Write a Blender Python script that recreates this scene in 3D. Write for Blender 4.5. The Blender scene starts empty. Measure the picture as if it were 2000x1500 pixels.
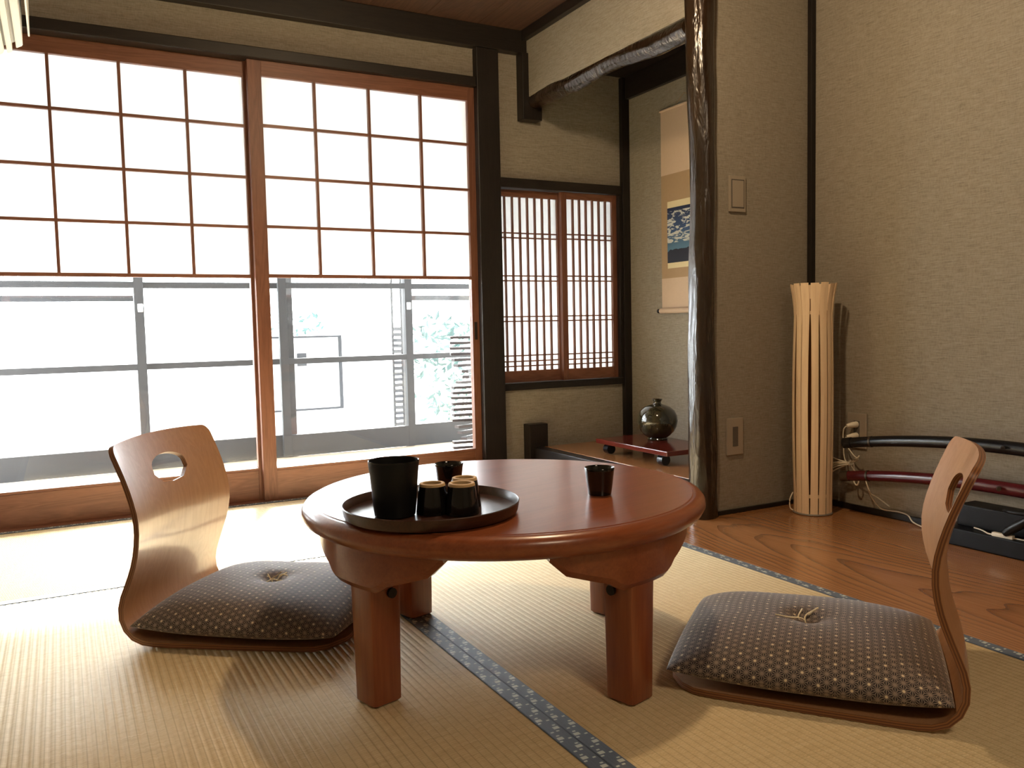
import bpy, bmesh, math, random
from mathutils import Vector, Matrix, geometry
S = bpy.context.scene
COL = S.collection
PI = math.pi
random.seed(7)

# ------------------------------------------------------------------ camera
cam_d = bpy.data.cameras.new('camera'); cam = bpy.data.objects.new('camera', cam_d); COL.objects.link(cam)
YAW, PITCH, ROLL, F = 0.4947, -0.0682, -0.0215, 1630.0
fw = Vector((math.sin(YAW)*math.cos(PITCH), math.cos(YAW)*math.cos(PITCH), math.sin(PITCH)))
rt = Vector((math.cos(YAW), -math.sin(YAW), 0)); up = rt.cross(fw)
r2 = rt*math.cos(ROLL) + up*math.sin(ROLL); u2 = -rt*math.sin(ROLL) + up*math.cos(ROLL)
M = Matrix((r2, u2, -fw)).transposed().to_4x4(); M.translation = (0, 0, 0.685)
cam.matrix_world = M
cam_d.sensor_fit = 'HORIZONTAL'; cam_d.sensor_width = 36; cam_d.lens = F/2000*36; cam_d.clip_start = 0.02
S.camera = cam

# ------------------------------------------------------------------ light and exposure
w = bpy.data.worlds.new('daylight'); S.world = w; w.use_nodes = True
wn = w.node_tree.nodes; bg = wn['Background']
bg.inputs[0].default_value = (0.90, 0.96, 1.0, 1); bg.inputs[1].default_value = 15.0
ld = bpy.data.lights.new('ceiling_light', 'POINT'); ld.energy = 38; ld.color = (1.0, 0.74, 0.46); ld.shadow_soft_size = 0.05
lo = bpy.data.objects.new('ceiling_light', ld); COL.objects.link(lo); lo.location = (1.18, 1.56, 1.88)
ad = bpy.data.lights.new('rear_fill_light', 'AREA'); ad.shape = 'DISK'; ad.size = .55; ad.energy = 13; ad.color = (1.0, .78, .55)
ao = bpy.data.objects.new('rear_fill_light', ad); COL.objects.link(ao); ao.location = (.75, -.55, 1.93)   # soft fill added behind the viewer to brighten the foreground, no known lamp
sd = bpy.data.lights.new('hazy_sun', 'SUN'); sd.energy = 40; sd.angle = math.radians(11); sd.color = (1.0, .97, .92)
so = bpy.data.objects.new('hazy_sun', sd); COL.objects.link(so); so.rotation_euler = Vector((-.34, -1, -.84)).to_track_quat('-Z', 'Y').to_euler()
for (px, pz, sx, sz) in ((0.73, 0.9, 2.0, 1.9), (2.14, 0.87, 0.75, 1.0)):   # sampling portals for the daylight, they emit nothing
    pd = bpy.data.lights.new('daylight_portal', 'AREA'); pd.shape = 'RECTANGLE'; pd.size = sx; pd.size_y = sz; pd.cycles.is_portal = True
    po = bpy.data.objects.new('daylight_portal', pd); COL.objects.link(po); po.location = (px, 3.53, pz); po.rotation_euler = (-PI/2, 0, 0)
S.view_settings.view_transform = 'Standard'; S.view_settings.look = 'None'
S.view_settings.exposure = 0.22; S.view_settings.gamma = 1.0; S.view_settings.use_curve_mapping = False
try:
    S.cycles.use_denoising = True; S.cycles.max_bounces = 10; S.cycles.transparent_max_bounces = 16
    S.cycles.sample_clamp_indirect = 0.0; S.cycles.caustics_reflective = False
except Exception: pass

# ------------------------------------------------------------------ node helpers
class N:
    def __init__(s, name):
        s.m = bpy.data.materials.new(name); s.m.use_nodes = True
        s.t = s.m.node_tree; s.b = s.t.nodes['Principled BSDF']; s.out = s.t.nodes['Material Output']
    def n(s, typ, **k):
        o = s.t.nodes.new(typ)
        for a, v in k.items(): setattr(o, a, v)
        return o
    def link(s, a, b): s.t.links.new(a, b)
    def setin(s, sock, v):
        if isinstance(v, bpy.types.NodeSocket): s.link(v, sock)
        else: sock.default_value = v
    def math(s, op, a, b=0.0, c=0.0):
        o = s.n('ShaderNodeMath', operation=op)
        s.setin(o.inputs[0], a); s.setin(o.inputs[1], b); s.setin(o.inputs[2], c)
        return o.outputs[0]
    def coord(s, kind='Object', scale=(1, 1, 1), rot=(0, 0, 0), loc=(0, 0, 0)):
        tc = s.n('ShaderNodeTexCoord'); mp = s.n('ShaderNodeMapping')
        s.link(tc.outputs[kind], mp.inputs[0]); mp.inputs['Scale'].default_value = scale
        mp.inputs['Rotation'].default_value = rot; mp.inputs['Location'].default_value = loc
        return mp.outputs[0]
    def noise(s, vec, scale=5, detail=4, rough=.55, dist=0):
        o = s.n('ShaderNodeTexNoise'); s.link(vec, o.inputs['Vector'])
        o.inputs['Scale'].default_value = scale; o.inputs['Detail'].default_value = detail
        o.inputs['Roughness'].default_value = rough; o.inputs['Distortion'].default_value = dist
        return o.outputs['Fac']
    def ramp(s, fac, stops):
        o = s.n('ShaderNodeValToRGB'); s.link(fac, o.inputs[0]); e = o.color_ramp.elements
        while len(e) < len(stops): e.new(0.5)
        for i, (p, c) in enumerate(stops):
            e[i].position = p; e[i].color = (*c, 1) if not isinstance(c, (int, float)) else (c, c, c, 1)
        return o.outputs[0]
    def mix(s, fac, a, b, mode='MIX'):
        o = s.n('ShaderNodeMixRGB', blend_type=mode); s.setin(o.inputs[0], fac)
        for i, v in ((1, a), (2, b)):
            if isinstance(v, tuple): o.inputs[i].default_value = (*v, 1)
            else: s.link(v, o.inputs[i])
        return o.outputs[0]
    def bump(s, h, strength=.3, dist=.002):
        o = s.n('ShaderNodeBump'); s.link(h, o.inputs['Height']); o.inputs['Strength'].default_value = strength
        o.inputs['Distance'].default_value = dist; s.link(o.outputs[0], s.b.inputs['Normal'])
    def color(s, c): s.setin(s.b.inputs['Base Color'], (*c, 1) if isinstance(c, tuple) else c)
    def set(s, **k):
        for a, v in k.items(): s.setin(s.b.inputs[a.replace('_', ' ')], v)
        return s

def plain(name, c, rough=.5, var=.12, scale=30, **k):
    n = N(name); v = n.coord(); f = n.noise(v, scale, 3)
    n.color(n.mix(f, tuple(x*(1-var) for x in c), tuple(min(1, x*(1+var)) for x in c))); n.set(Roughness=rough, **k)
    return n.m

def wood(name, c1, c2, axis='z', rough=.4, scale=1.0, ring=.5, bump=.1, coat=0.0, spec=.5, kind='Object'):
    """grain runs along the given axis"""
    n = N(name)
    sc = {'x': (1.2, 14, 14), 'y': (14, 1.2, 14), 'z': (14, 14, 1.2)}[axis]
    v = n.coord(kind, tuple(q*scale for q in sc)); big = n.noise(v, 1.3, 3, .5, .6)
    saw = n.math('FRACT', n.math('MULTIPLY', big, 9.0)); saw = n.math('PINGPONG', saw, .5)
    vf = n.coord(kind, tuple(q*scale*7 for q in sc)); fine = n.noise(vf, 3, 3, .6)
    f = n.math('ADD', n.math('MULTIPLY', saw, 2*ring), n.math('MULTIPLY', fine, 1-ring))
    n.color(n.ramp(f, [(0.15, c1), (0.85, c2)])); n.set(Roughness=rough)
    n.set(**{'Coat_Weight': coat, 'Coat_Roughness': .12, 'Specular_IOR_Level': spec}); n.bump(fine, bump, .001)
    return n.m

# wallpaper woven in short horizontal slubs
def wallpaper():
    n = N('woven_wallpaper'); v = n.coord('Object', (24, 24, 460)); a = n.noise(v, 1.0, 3, .6)
    v2 = n.coord('Object', (260, 260, 90)); b = n.noise(v2, 1.0, 2, .5)
    f = n.math('ADD', n.math('MULTIPLY', a, .7), n.math('MULTIPLY', b, .3))
    n.color(n.ramp(f, [(.33, (.205, .182, .142)), (.5, (.285, .256, .205)), (.67, (.345, .315, .26))]))
    n.set(Roughness=.85, Specular_IOR_Level=.2); n.bump(f, .25, .0012); return n.m
WALL = wallpaper()
DARK = wood('dark_stained_wood', (.009, .007, .006), (.020, .015, .012), 'z', .42, 1, .3, .08, 0, .35)
DARKX = wood('dark_stained_wood_across', (.009, .007, .006), (.021, .016, .012), 'x', .42, 1, .3, .08, 0, .35)
DARKY = wood('dark_stained_wood_deep', (.009, .007, .006), (.020, .015, .012), 'y', .42, 1, .3, .08, 0, .35)
RED = wood('reddish_frame_wood', (.115, .040, .021), (.20, .080, .044), 'z', .45, 1, .4, .08)
REDX = wood('reddish_frame_wood_across', (.13, .046, .023), (.22, .090, .050), 'x', .42, 1, .4, .08)
CEIL = wood('ceiling_board_wood', (.048, .023, .014), (.092, .044, .026), 'y', .6, .8, .5, .1)
SASH = wood('weathered_sash_wood', (.006, .0065, .0075), (.012, .013, .015), 'x', .7, 1, .3, .1)
ENG = wood('veranda_floor_wood', (.45, .36, .25), (.58, .48, .36), 'x', .45, 1, .4, .05)
BLACKLAC = plain('black_lacquer', (.005, .006, .008), .24, .1, Specular_IOR_Level=.4)
REDLAC = plain('crimson_lacquer', (.075, .006, .010), .2, .15)
BROWNRED = plain('red_brown_lacquer', (.10, .016, .010), .13, .15)
PLASTIC = plain('cream_plastic', (.80, .74, .60), .4, .03)
PLATE = plain('champagne_metal_plate', (.42, .37, .30), .35, .04, Metallic=.35)
PLATEDK = plain('dark_grey_insert', (.10, .09, .08), .45, .05)
WHITE = plain('white_appliance_plastic', (.85, .86, .84), .4, .02)
GREYP = plain('grey_appliance_plastic', (.45, .46, .46), .5, .03)
BRASS = plain('dark_brass', (.09, .07, .05), .35, .1, Metallic=.7)
GRAVEL = plain('pale_garden_gravel', (.55, .55, .52), .9, .2, 40)
PLASTER = plain('white_garden_plaster', (.72, .74, .72), .9, .06, 4)
LEAF = plain('pale_green_leaf', (.03, .085, .080), .5, .3, 12)
STEM = plain('shrub_stem', (.2, .18, .14), .7, .2)

BLACKMAT = plain('black_stand_lacquer', (.004, .004, .005), .4, .1, Specular_IOR_Level=.2)
SASHL = plain('grey_blue_rail', (.018, .021, .026), .7, .15)
def table_wood(name, sc, sc2):
    n = N(name); v = n.coord('Object', sc); a = n.noise(v, 1.5, 4, .6, .4)
    v2 = n.coord('Object', sc2); b = n.noise(v2, 1.0, 3)
    f = n.math('ADD', n.math('MULTIPLY', a, .5), n.math('MULTIPLY', b, .5))
    n.color(n.ramp(f, [(.3, (.19, .045, .014)), (.7, (.30, .085, .028))]))
    n.set(Roughness=.30, Coat_Weight=.4, Coat_Roughness=.2); n.bump(b, .04, .0005); return n.m
TABLE = table_wood('table_red_brown_wood', (3, 26, 26), (10, 190, 190)); TABLEZ = table_wood('table_leg_wood', (24, 24, 3), (150, 150, 9))
CHAIRW = wood('bent_plywood_veneer', (.40, .20, .090), (.50, .27, .135), 'z', .38, 1.0, .35, .03, .6, .7)
def ply_edge():
    n = N('plywood_edge'); tc = n.n('ShaderNodeUVMap'); sx = n.n('ShaderNodeSeparateXYZ'); n.link(tc.outputs[0], sx.inputs[0])
    f = n.math('PINGPONG', n.math('MULTIPLY', sx.outputs[0], 2.5), .5)
    n.color(n.ramp(f, [(.1, (.12, .045, .02)), (.4, (.30, .13, .05))])); n.set(Roughness=.4); return n.m
PLY = ply_edge()

def board_wood():
    n = N('zelkova_floor_board')
    v0 = n.coord('Object'); sx = n.n('ShaderNodeSeparateXYZ'); n.link(v0, sx.inputs[0]); v = n.coord('Object', (3.5, .9, 1)); a = n.noise(v, 1.3, 2, .5, .2)
    dx = n.math('ADD', n.math('SUBTRACT', sx.outputs[0], 1.93), n.math('MULTIPLY', n.math('SUBTRACT', a, .5), .20))
    ph = n.math('ADD', n.math('MULTIPLY', sx.outputs[1], 2.6), n.math('ADD', n.math('MULTIPLY', n.math('MULTIPLY', dx, dx), 62.0), n.math('MULTIPLY', a, 1.6)))
    ring = n.math('FRACT', n.math('MULTIPLY', ph, 2.2))
    ring = n.math('POWER', ring, 4.5)
    vf = n.coord('Object', (90, 5, 90)); fine = n.noise(vf, 1, 4, .65)
    vc = n.coord('Object', (3, 1.2, 3)); cl = n.noise(vc, 2, 3)
    base = n.ramp(n.math('ADD', n.math('MULTIPLY', fine, .6), n.math('MULTIPLY', cl, .4)), [(.3, (.32, .135, .048)), (.7, (.46, .215, .085))])
    c = n.mix(n.math('MULTIPLY', ring, .62), base, (.085, .026, .009))
    n.color(c); n.set(Roughness=.22, Coat_Weight=.4, Coat_Roughness=.1); n.bump(fine, .03, .0004); return n.m
BOARD = board_wood()

def tatami():
    n = N('woven_rush'); tc = n.n('ShaderNodeUVMap'); s = n.n('ShaderNodeSeparateXYZ'); n.link(tc.outputs[0], s.inputs[0])
    x, y = s.outputs[0], s.outputs[1]                     # metres; ribs run along y, rushes across
    rib = n.math('FLOOR', n.math('DIVIDE', x, .0155)); par = n.math('MULTIPLY', n.math('MODULO', rib, 2.0), .5)
    st = n.math('PINGPONG', n.math('ADD', n.math('DIVIDE', y, .0058), par), .5)
    mp = n.n('ShaderNodeMapping'); n.link(tc.outputs[0], mp.inputs[0]); mp.inputs['Scale'].default_value = (9, 420, 1)
    a = n.noise(mp.outputs[0], 1, 3, .7)
    mp2 = n.n('ShaderNodeMapping'); n.link(tc.outputs[0], mp2.inputs[0]); mp2.inputs['Scale'].default_value = (70, 70, 1)
    b = n.noise(mp2.outputs[0], 1, 3, .6)
    f = n.math('ADD', n.math('MULTIPLY', a, .65), n.math('MULTIPLY', b, .35))
    c = n.ramp(f, [(.25, (.53, .41, .22)), (.5, (.71, .57, .34)), (.75, (.80, .69, .46))])
    c = n.mix(n.math('MULTIPLY', n.math('LESS_THAN', st, .09), .16), c, (.25, .18, .08))
    gr = n.math('PINGPONG', n.math('DIVIDE', x, .0155), .5)
    c = n.mix(n.math('MULTIPLY', n.math('LESS_THAN', gr, .07), .28), c, (.26, .18, .07))
    n.color(c); n.set(Roughness=.62, Specular_IOR_Level=.22)
    h = n.math('ADD', n.math('MULTIPLY', st, .8), n.math('MULTIPLY', a, .5)); n.bump(h, .35, .0012); return n.m
TATAMI = tatami()

def box_mask(n, x, y, cx, cy, hx, hy):
    a = n.math('LESS_THAN', n.math('ABSOLUTE', n.math('SUBTRACT', x, cx)), hx)
    b = n.math('LESS_THAN', n.math('ABSOLUTE', n.math('SUBTRACT', y, cy)), hy)
    return n.math('MULTIPLY', a, b)
def hem_cloth():
    n = N('blue_grey_hem_cloth'); tc = n.n('ShaderNodeUVMap'); s = n.n('ShaderNodeSeparateXYZ'); n.link(tc.outputs[0], s.inputs[0])
    L = .072; x = s.outputs[0]; y = n.math('MODULO', s.outputs[1], L)
    m = None
    for (cx, cy, hx, hy) in ((.0090, .016, .0056, .0044), (.0095, .026, .0030, .0020), (.0050, .006, .0030, .0020), (.0220, .052, .0056, .0044),
                             (.0235, .062, .0030, .0020), (.0190, .041, .0030, .0020), (.0075, .040, .0030, .0020), (.0235, .010, .0030, .0020)):
        b = box_mask(n, x, y, cx, cy, hx, hy); m = b if m is None else n.math('MAXIMUM', m, b)
    h = n.math('GREATER_THAN', n.math('PINGPONG', n.math('MULTIPLY', n.math('ADD', x, n.math('MULTIPLY', y, .45)), 520.0), .5), .10)
    m = n.math('MULTIPLY', m, h)
    mp = n.n('ShaderNodeMapping'); n.link(tc.outputs[0], mp.inputs[0]); mp.inputs['Scale'].default_value = (900, 60, 1); a = n.noise(mp.outputs[0], 1, 2)
    dl = n.math('LESS_THAN', n.math('PINGPONG', n.math('DIVIDE', x, .0075), .5), .05)
    base = n.ramp(a, [(.3, (.024, .034, .044)), (.7, (.048, .064, .080))])
    base = n.mix(n.math('MULTIPLY', dl, .6), base, (.02, .025, .035))
    n.color(n.mix(m, base, (.60, .62, .48))); n.set(Roughness=.6, Sheen_Weight=.2); n.bump(a, .2, .0006); return n.m
HEM = hem_cloth()

def asanoha():
    n = N('hemp_leaf_pattern_cloth'); tc = n.n('ShaderNodeUVMap'); s = n.n('ShaderNodeSeparateXYZ'); n.link(tc.outputs[0], s.inputs[0])
    def bary(a):
        fs = []
        for ang in (0, 120, 240):
            t = math.radians(ang); h = a*.866
            d = n.math('ADD', n.math('MULTIPLY', s.outputs[0], math.cos(t)/h), n.math('MULTIPLY', s.outputs[1], math.sin(t)/h))
            fs.append(n.math('FRACT', n.math('ADD', d, 300.0)))
        tot = n.math('ADD', n.math('ADD', fs[0], fs[1]), fs[2]); flip = n.math('GREATER_THAN', tot, 1.5)
        bs = [n.math('ABSOLUTE', n.math('SUBTRACT', flip, f)) for f in fs]
        mn = n.math('MINIMUM', n.math('MINIMUM', bs[0], bs[1]), bs[2]); mx = n.math('MAXIMUM', n.math('MAXIMUM', bs[0], bs[1]), bs[2])
        return mn, mx
    mn, mx = bary(.0155); med = n.math('SUBTRACT', n.math('SUBTRACT', 1.0, mn), mx)
    d = n.math('MINIMUM', mn, n.math('MULTIPLY', n.math('SUBTRACT', med, mn), .6))
    line = n.math('LESS_THAN', d, .048)
    mn2, mx2 = bary(.031); dot = n.math('GREATER_THAN', mx2, .915)
    v = n.noise(tc.outputs[0], 900, 2)
    base = n.ramp(v, [(.3, (.010, .009, .012)), (.7, (.026, .023, .028))])
    c = n.mix(n.math('MULTIPLY', line, .8), base, (.30, .235, .185)); c = n.mix(dot, c, (.66, .56, .38))
    n.color(c); n.set(Roughness=.8, Sheen_Weight=.35, Sheen_Roughness=.4); n.bump(v, .3, .0006); return n.m
CLOTH = asanoha()
THREAD = plain('cream_tuft_thread', (.92, .82, .58), .7, .1)

def glazed():
    n = N('black_glazed_stoneware'); v = n.coord('Object', (30, 30, 12)); a = n.noise(v, 3, 3)
    n.color(n.ramp(a, [(.3, (.003, .003, .003)), (.8, (.006, .005, .005))])); n.set(Roughness=.10, Specular_IOR_Level=.6)
    n.bump(a, .12, .001); return n.m
GLAZE = glazed()
MATTBLACK = plain('matt_black_glaze', (.007, .008, .009), .38, .1, Specular_IOR_Level=.3)
CLAY = plain('unglazed_tan_clay', (.62, .43, .22), .75, .1)
TRAYW = wood('dark_tray_wood', (.026, .009, .005), (.055, .020, .012), 'x', .34, 2, .4, .05, .1)
def vase_glaze():
    n = N('olive_black_glaze'); v = n.coord('Object', (14, 14, 9)); a = n.noise(v, 2, 5, .65)
    n.color(n.ramp(a, [(.35, (.014, .012, .006)), (.55, (.032, .027, .013)), (.75, (.06, .045, .02))])); n.set(Roughness=.09, Coat_Weight=.5, Coat_Roughness=.05)
    n.bump(a, .05, .001); return n.m
VASE = vase_glaze()
def lamp_wood():
    n = N('pale_wood_veneer'); v = n.coord('Object', (90, 90, 3)); a = n.noise(v, 1, 3)
    n.color(n.ramp(a, [(.3, (.80, .60, .38)), (.7, (.90, .71, .48))])); n.set(Roughness=.55); return n.m
VENEER = lamp_wood()
VENDK = plain('inner_veneer', (.30, .15, .06), .6, .1)
def log_mat():
    n = N('polished_dark_log'); v = n.coord('Object', (16, 16, 3)); a = n.noise(v, 2, 4, .6, .8)
    n.color(n.ramp(a, [(.3, (.009, .005, .0025)), (.7, (.030, .016, .007))])); n.set(Roughness=.22, Specular_IOR_Level=.6, Coat_Weight=.4, Coat_Roughness=.12)
    v2 = n.coord('Object', (40, 40, 7)); b = n.noise(v2, 1, 3, .5, .5); n.bump(b, .9, .010); return n.m
LOG = log_mat()

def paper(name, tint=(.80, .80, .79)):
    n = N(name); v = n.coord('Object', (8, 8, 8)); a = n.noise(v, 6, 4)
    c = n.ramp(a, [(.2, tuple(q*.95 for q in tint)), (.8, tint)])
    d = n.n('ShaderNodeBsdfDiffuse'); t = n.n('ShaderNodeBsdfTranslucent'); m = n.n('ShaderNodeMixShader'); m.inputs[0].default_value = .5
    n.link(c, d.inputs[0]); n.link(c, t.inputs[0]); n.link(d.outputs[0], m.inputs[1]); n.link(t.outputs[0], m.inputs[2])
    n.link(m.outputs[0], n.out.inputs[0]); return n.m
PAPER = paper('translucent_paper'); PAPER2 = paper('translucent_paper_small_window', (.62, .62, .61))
def glass(name, veil=.03):
    n = N(name); t = n.n('ShaderNodeBsdfTransparent'); g = n.n('ShaderNodeBsdfGlossy'); g.inputs['Roughness'].default_value = .02
    fr = n.n('ShaderNodeLayerWeight'); fr.inputs[0].default_value = .5
    tl = n.n('ShaderNodeBsdfTranslucent'); tl.inputs[0].default_value = (.92, .96, 1, 1)
    m1 = n.n('ShaderNodeMixShader'); m2 = n.n('ShaderNodeMixShader')
    v = n.coord('Object', (3, 3, 3)); a = n.noise(v, 2, 5, .7)
    n.link(n.math('MULTIPLY', n.math('ADD', .5, a), veil), m1.inputs[0]); n.link(t.outputs[0], m1.inputs[1]); n.link(tl.outputs[0], m1.inputs[2])  # faint translucent mix imitates the flare haze over the outdoor view
    n.link(n.math('ADD', .03, n.math('MULTIPLY', n.math('POWER', fr.outputs['Facing'], 5.0), .7)), m2.inputs[0]); n.link(m1.outputs[0], m2.inputs[1]); n.link(g.outputs[0], m2.inputs[2])
    n.link(m2.outputs[0], n.out.inputs[0]); return n.m
GLASS = glass('veiled_window_glass', .0030)
GLASS2 = glass('outer_window_glass', .0004)

# ------------------------------------------------------------------ mesh helpers
def bm_box(bm, x0, x1, y0, y1, z0, z1, bev=0.0):
    r = bmesh.ops.create_cube(bm, size=1.0)
    vs = r['verts']
    for v in vs: v.co = Vector(((x0+x1)/2 + v.co.x*(x1-x0), (y0+y1)/2 + v.co.y*(y1-y0), (z0+z1)/2 + v.co.z*(z1-z0)))
    if bev:
        es = list({e for v in vs for e in v.link_edges}); bmesh.ops.bevel(bm, geom=es, offset=bev, segments=2, affect='EDGES', profile=.6)
def finish(bm, name, mat, smooth=False, angle=None):
    bmesh.ops.recalc_face_normals(bm, faces=bm.faces[:])
    me = bpy.data.meshes.new(name); bm.to_mesh(me); bm.free()
    for m in (mat if isinstance(mat, (list, tuple)) else [mat]): me.materials.append(m)
    if smooth:
        for p in me.polygons: p.use_smooth = True
        if angle:
            me.set_sharp_from_angle(angle=math.radians(angle))
    return me
def link(name, me, parent=None, loc=(0, 0, 0), rot=(0, 0, 0)):
    o = bpy.data.objects.new(name, me); COL.objects.link(o); o.location = loc; o.rotation_euler = rot
    if parent: o.parent = parent
    return o
def box(name, x0, x1, y0, y1, z0, z1, mat, parent=None, bev=.0015, origin=False):
    cx, cy, z = (x0+x1)/2, (y0+y1)/2, z0
    if parent is not None or origin: cx = cy = z = 0
    bm = bmesh.new(); bm_box(bm, x0-cx, x1-cx, y0-cy, y1-cy, z0-z, z1-z, bev)
    return link(name, finish(bm, name, mat), parent, (cx, cy, z))
def tag(o, label=None, cat=None, group=None, kind=None):
    if label: o['label'] = label
    if cat: o['category'] = cat
    if group: o['group'] = group
    if kind: o['kind'] = kind
    return o
def struct(o, label, cat): return tag(o, label, cat, kind='structure')
def thing(name, label, cat, loc=(0, 0, 0), rz=0, group=None, kind=None):
    o = bpy.data.objects.new(name, None); COL.objects.link(o); o.location = loc; o.rotation_euler = (0, 0, rz); o.empty_display_size = .05
    return tag(o, label, cat, group, kind)
def lathe(name, prof, mat, seg=48, mats=None):
    """prof: list of (r, z[, matindex])"""
    bm = bmesh.new(); rings = []
    for p in prof:
        if p[0] < 1e-6: rings.append([bm.verts.new((0, 0, p[1]))])
        else: rings.append([bm.verts.new((p[0]*math.cos(2*PI*i/seg), p[0]*math.sin(2*PI*i/seg), p[1])) for i in range(seg)])
    for k in range(len(prof)-1):
        a, b = rings[k], rings[k+1]; mi = prof[k][2] if len(prof[k]) > 2 else 0
        for i in range(seg):
            j = (i+1) % seg
            if len(a) == 1 and len(b) == 1: continue
            if len(a) == 1: f = bm.faces.new((a[0], b[i], b[j]))
            elif len(b) == 1: f = bm.faces.new((a[i], a[j], b[0]))
            else: f = bm.faces.new((a[i], a[j], b[j], b[i]))
            f.material_index = mi
    return finish(bm, name, mat, True, 40)
def catmull(pts, n=6):
    P = [Vector(p) for p in pts]; P = [2*P[0]-P[1]] + P + [2*P[-1]-P[-2]]; out = []
    for i in range(1, len(P)-2):
        for k in range(n):
            t = k/n; a, b, c, d = P[i-1], P[i], P[i+1], P[i+2]
            out.append(.5*((2*b)+(c-a)*t+(2*a-5*b+4*c-d)*t*t+(3*b-a-3*c+d)*t**3))
    out.append(P[-2]); return out
def tube(name, pts, rad, mat, seg=8, n=6, smooth_path=True, flat=1.0, jitter=None):
    P = catmull(pts, n) if smooth_path else [Vector(p) for p in pts]
    bm = bmesh.new(); rings = []; ref = Vector((0, 0, 1))
    for i, p in enumerate(P):
        t = (P[min(i+1, len(P)-1)] - P[max(i-1, 0)]).normalized()
        s = t.cross(ref)
        if s.length < .05: s = t.cross(Vector((1, 0, 0)))
        s.normalize(); q = s.cross(t).normalized()
        r = rad(i/(len(P)-1)) if callable(rad) else rad; ring = []
        for k in range(seg):
            a = 2*PI*k/seg; rr = r*(jitter(a, i/(len(P)-1)) if jitter else 1)
            ring.append(bm.verts.new(p + s*rr*math.cos(a)*flat + q*rr*math.sin(a)))
        rings.append(ring)
    for i in range(len(rings)-1):
        for k in range(seg): bm.faces.new((rings[i][k], rings[i][(k+1) % seg], rings[i+1][(k+1) % seg], rings[i+1][k]))
    bm.faces.new(rings[0]); bm.faces.new(rings[-1][::-1])
    return finish(bm, name, mat, True, 60)

# ------------------------------------------------------------------ room shell
XL, XR, YB, YS, ZC = -.30, 2.49, -1.30, 3.44, 2.03
fl = struct(box('floor', XL-.15, XR+.2, YB-.1, YS+.09, -.20, -.0405, DARKX, bev=0, origin=True), 'floor of the room, straw matting beside a polished wooden board', 'floor')

def rib_mesh(x0, x1, y0, y1, name='tatami_mat'):
    """ribbed rush surface, ribs along y, local origin at 0"""
    bm = bmesh.new(); uvl = bm.loops.layers.uv.new('UVMap'); p = .0155; n = round((x1-x0)/p); p = (x1-x0)/n
    prof = []
    for i in range(n):
        for (t, z) in ((0, -.0016), (.16, -.0004), (.35, 0), (.65, 0), (.84, -.0004)): prof.append((x0+(i+t)*p, z))
    prof.append((x1, -.0016))
    top = [(bm.verts.new((x, y0, z)), bm.verts.new((x, y1, z))) for x, z in prof]
    for i in range(len(top)-1):
        f = bm.faces.new((top[i][0], top[i+1][0], top[i+1][1], top[i][1])); f.smooth = True
    bl = [bm.verts.new((x, y, -.040)) for x, y in ((x0, y0), (x1, y0), (x1, y1), (x0, y1))]
    bm.faces.new(bl[::-1])
    bm.faces.new([bl[0], bl[1]] + [t[0] for t in reversed(top)]); bm.faces.new([bl[2], bl[3]] + [t[1] for t in top])
    bm.faces.new((bl[3], bl[0], top[0][0], top[0][1])); bm.faces.new((bl[1], bl[2], top[-1][1], top[-1][0]))
    for f in bm.faces:
        for l in f.loops: l[uvl].uv = (l.vert.co.x - x0 + 1.0, l.vert.co.y - y0 + 1.0)
    return finish(bm, name, TATAMI)
def hem_mesh(x0, x1, y0, y1):
    """cloth strip along y, slightly raised with rolled edges"""
    bm = bmesh.new(); uvl = bm.loops.layers.uv.new('UVMap'); prof = ((x0, -.036), (x0, -.0002), (x0+.0012, .0012), (x1-.0012, .0012), (x1, -.0002), (x1, -.036))
    n = 24; vs = [[bm.verts.new((x, y0+(y1-y0)*i/n, z + (random.uniform(-.0002, .0002) if z > 0 else 0))) for x, z in prof] for i in range(n+1)]
    for i in range(n):
        for k in range(len(prof)-1): bm.faces.new((vs[i][k], vs[i][k+1], vs[i+1][k+1], vs[i+1][k]))
    bm.faces.new(vs[0]); bm.faces.new(vs[-1][::-1])
    for f in bm.faces:
        for l in f.loops: l[uvl].uv = (l.vert.co.x - x0, l.vert.co.y - y0)
    return finish(bm, 'cloth_hem', HEM)
# two mats reaching towards the viewer, and one lying across along the paper doors
for (x0, x1, hems) in ((-.22, .7195, (0, 1)), (.7205, 1.688, (0, 1))):
    m = link('tatami_mat', rib_mesh(x0+.031, x1-.031, .63, 2.475), fl, (0, 0, 0))
    link('cloth_hem', hem_mesh(x0, x0+.031, .63, 2.475), m); link('cloth_hem', hem_mesh(x1-.031, x1, .63, 2.475), m)
    m2 = link('tatami_mat', rib_mesh(x0+.031, x1-.031, YB, .629), fl)
    link('cloth_hem', hem_mesh(x0, x0+.031, YB, .629), m2); link('cloth_hem', hem_mesh(x1-.031, x1, YB, .629), m2)
# the cross mat: ribs along x (rotated -90 degrees): local x -> world -y, local y -> world x
m = link('tatami_mat', rib_mesh(-.938+.031, -.031, 0, 1.908), fl, (-.22, 2.477, 0), (0, 0, -PI/2))
link('cloth_hem', hem_mesh(-.938, -.938+.031, 0, 1.908), m); link('cloth_hem', hem_mesh(-.031, 0, 0, 1.908), m)
box('edge_board', XL, -.221, YB, YS-.02, -.04, -.001, DARKY, fl)
b = box('floor_board', 1.69, XR+.02, YB, 2.36, -.04, .001, BOARD, fl, .002)
box('floor_board', 1.69, 1.925, 2.361, YS, -.04, .001, BOARD, fl, .002)

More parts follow.
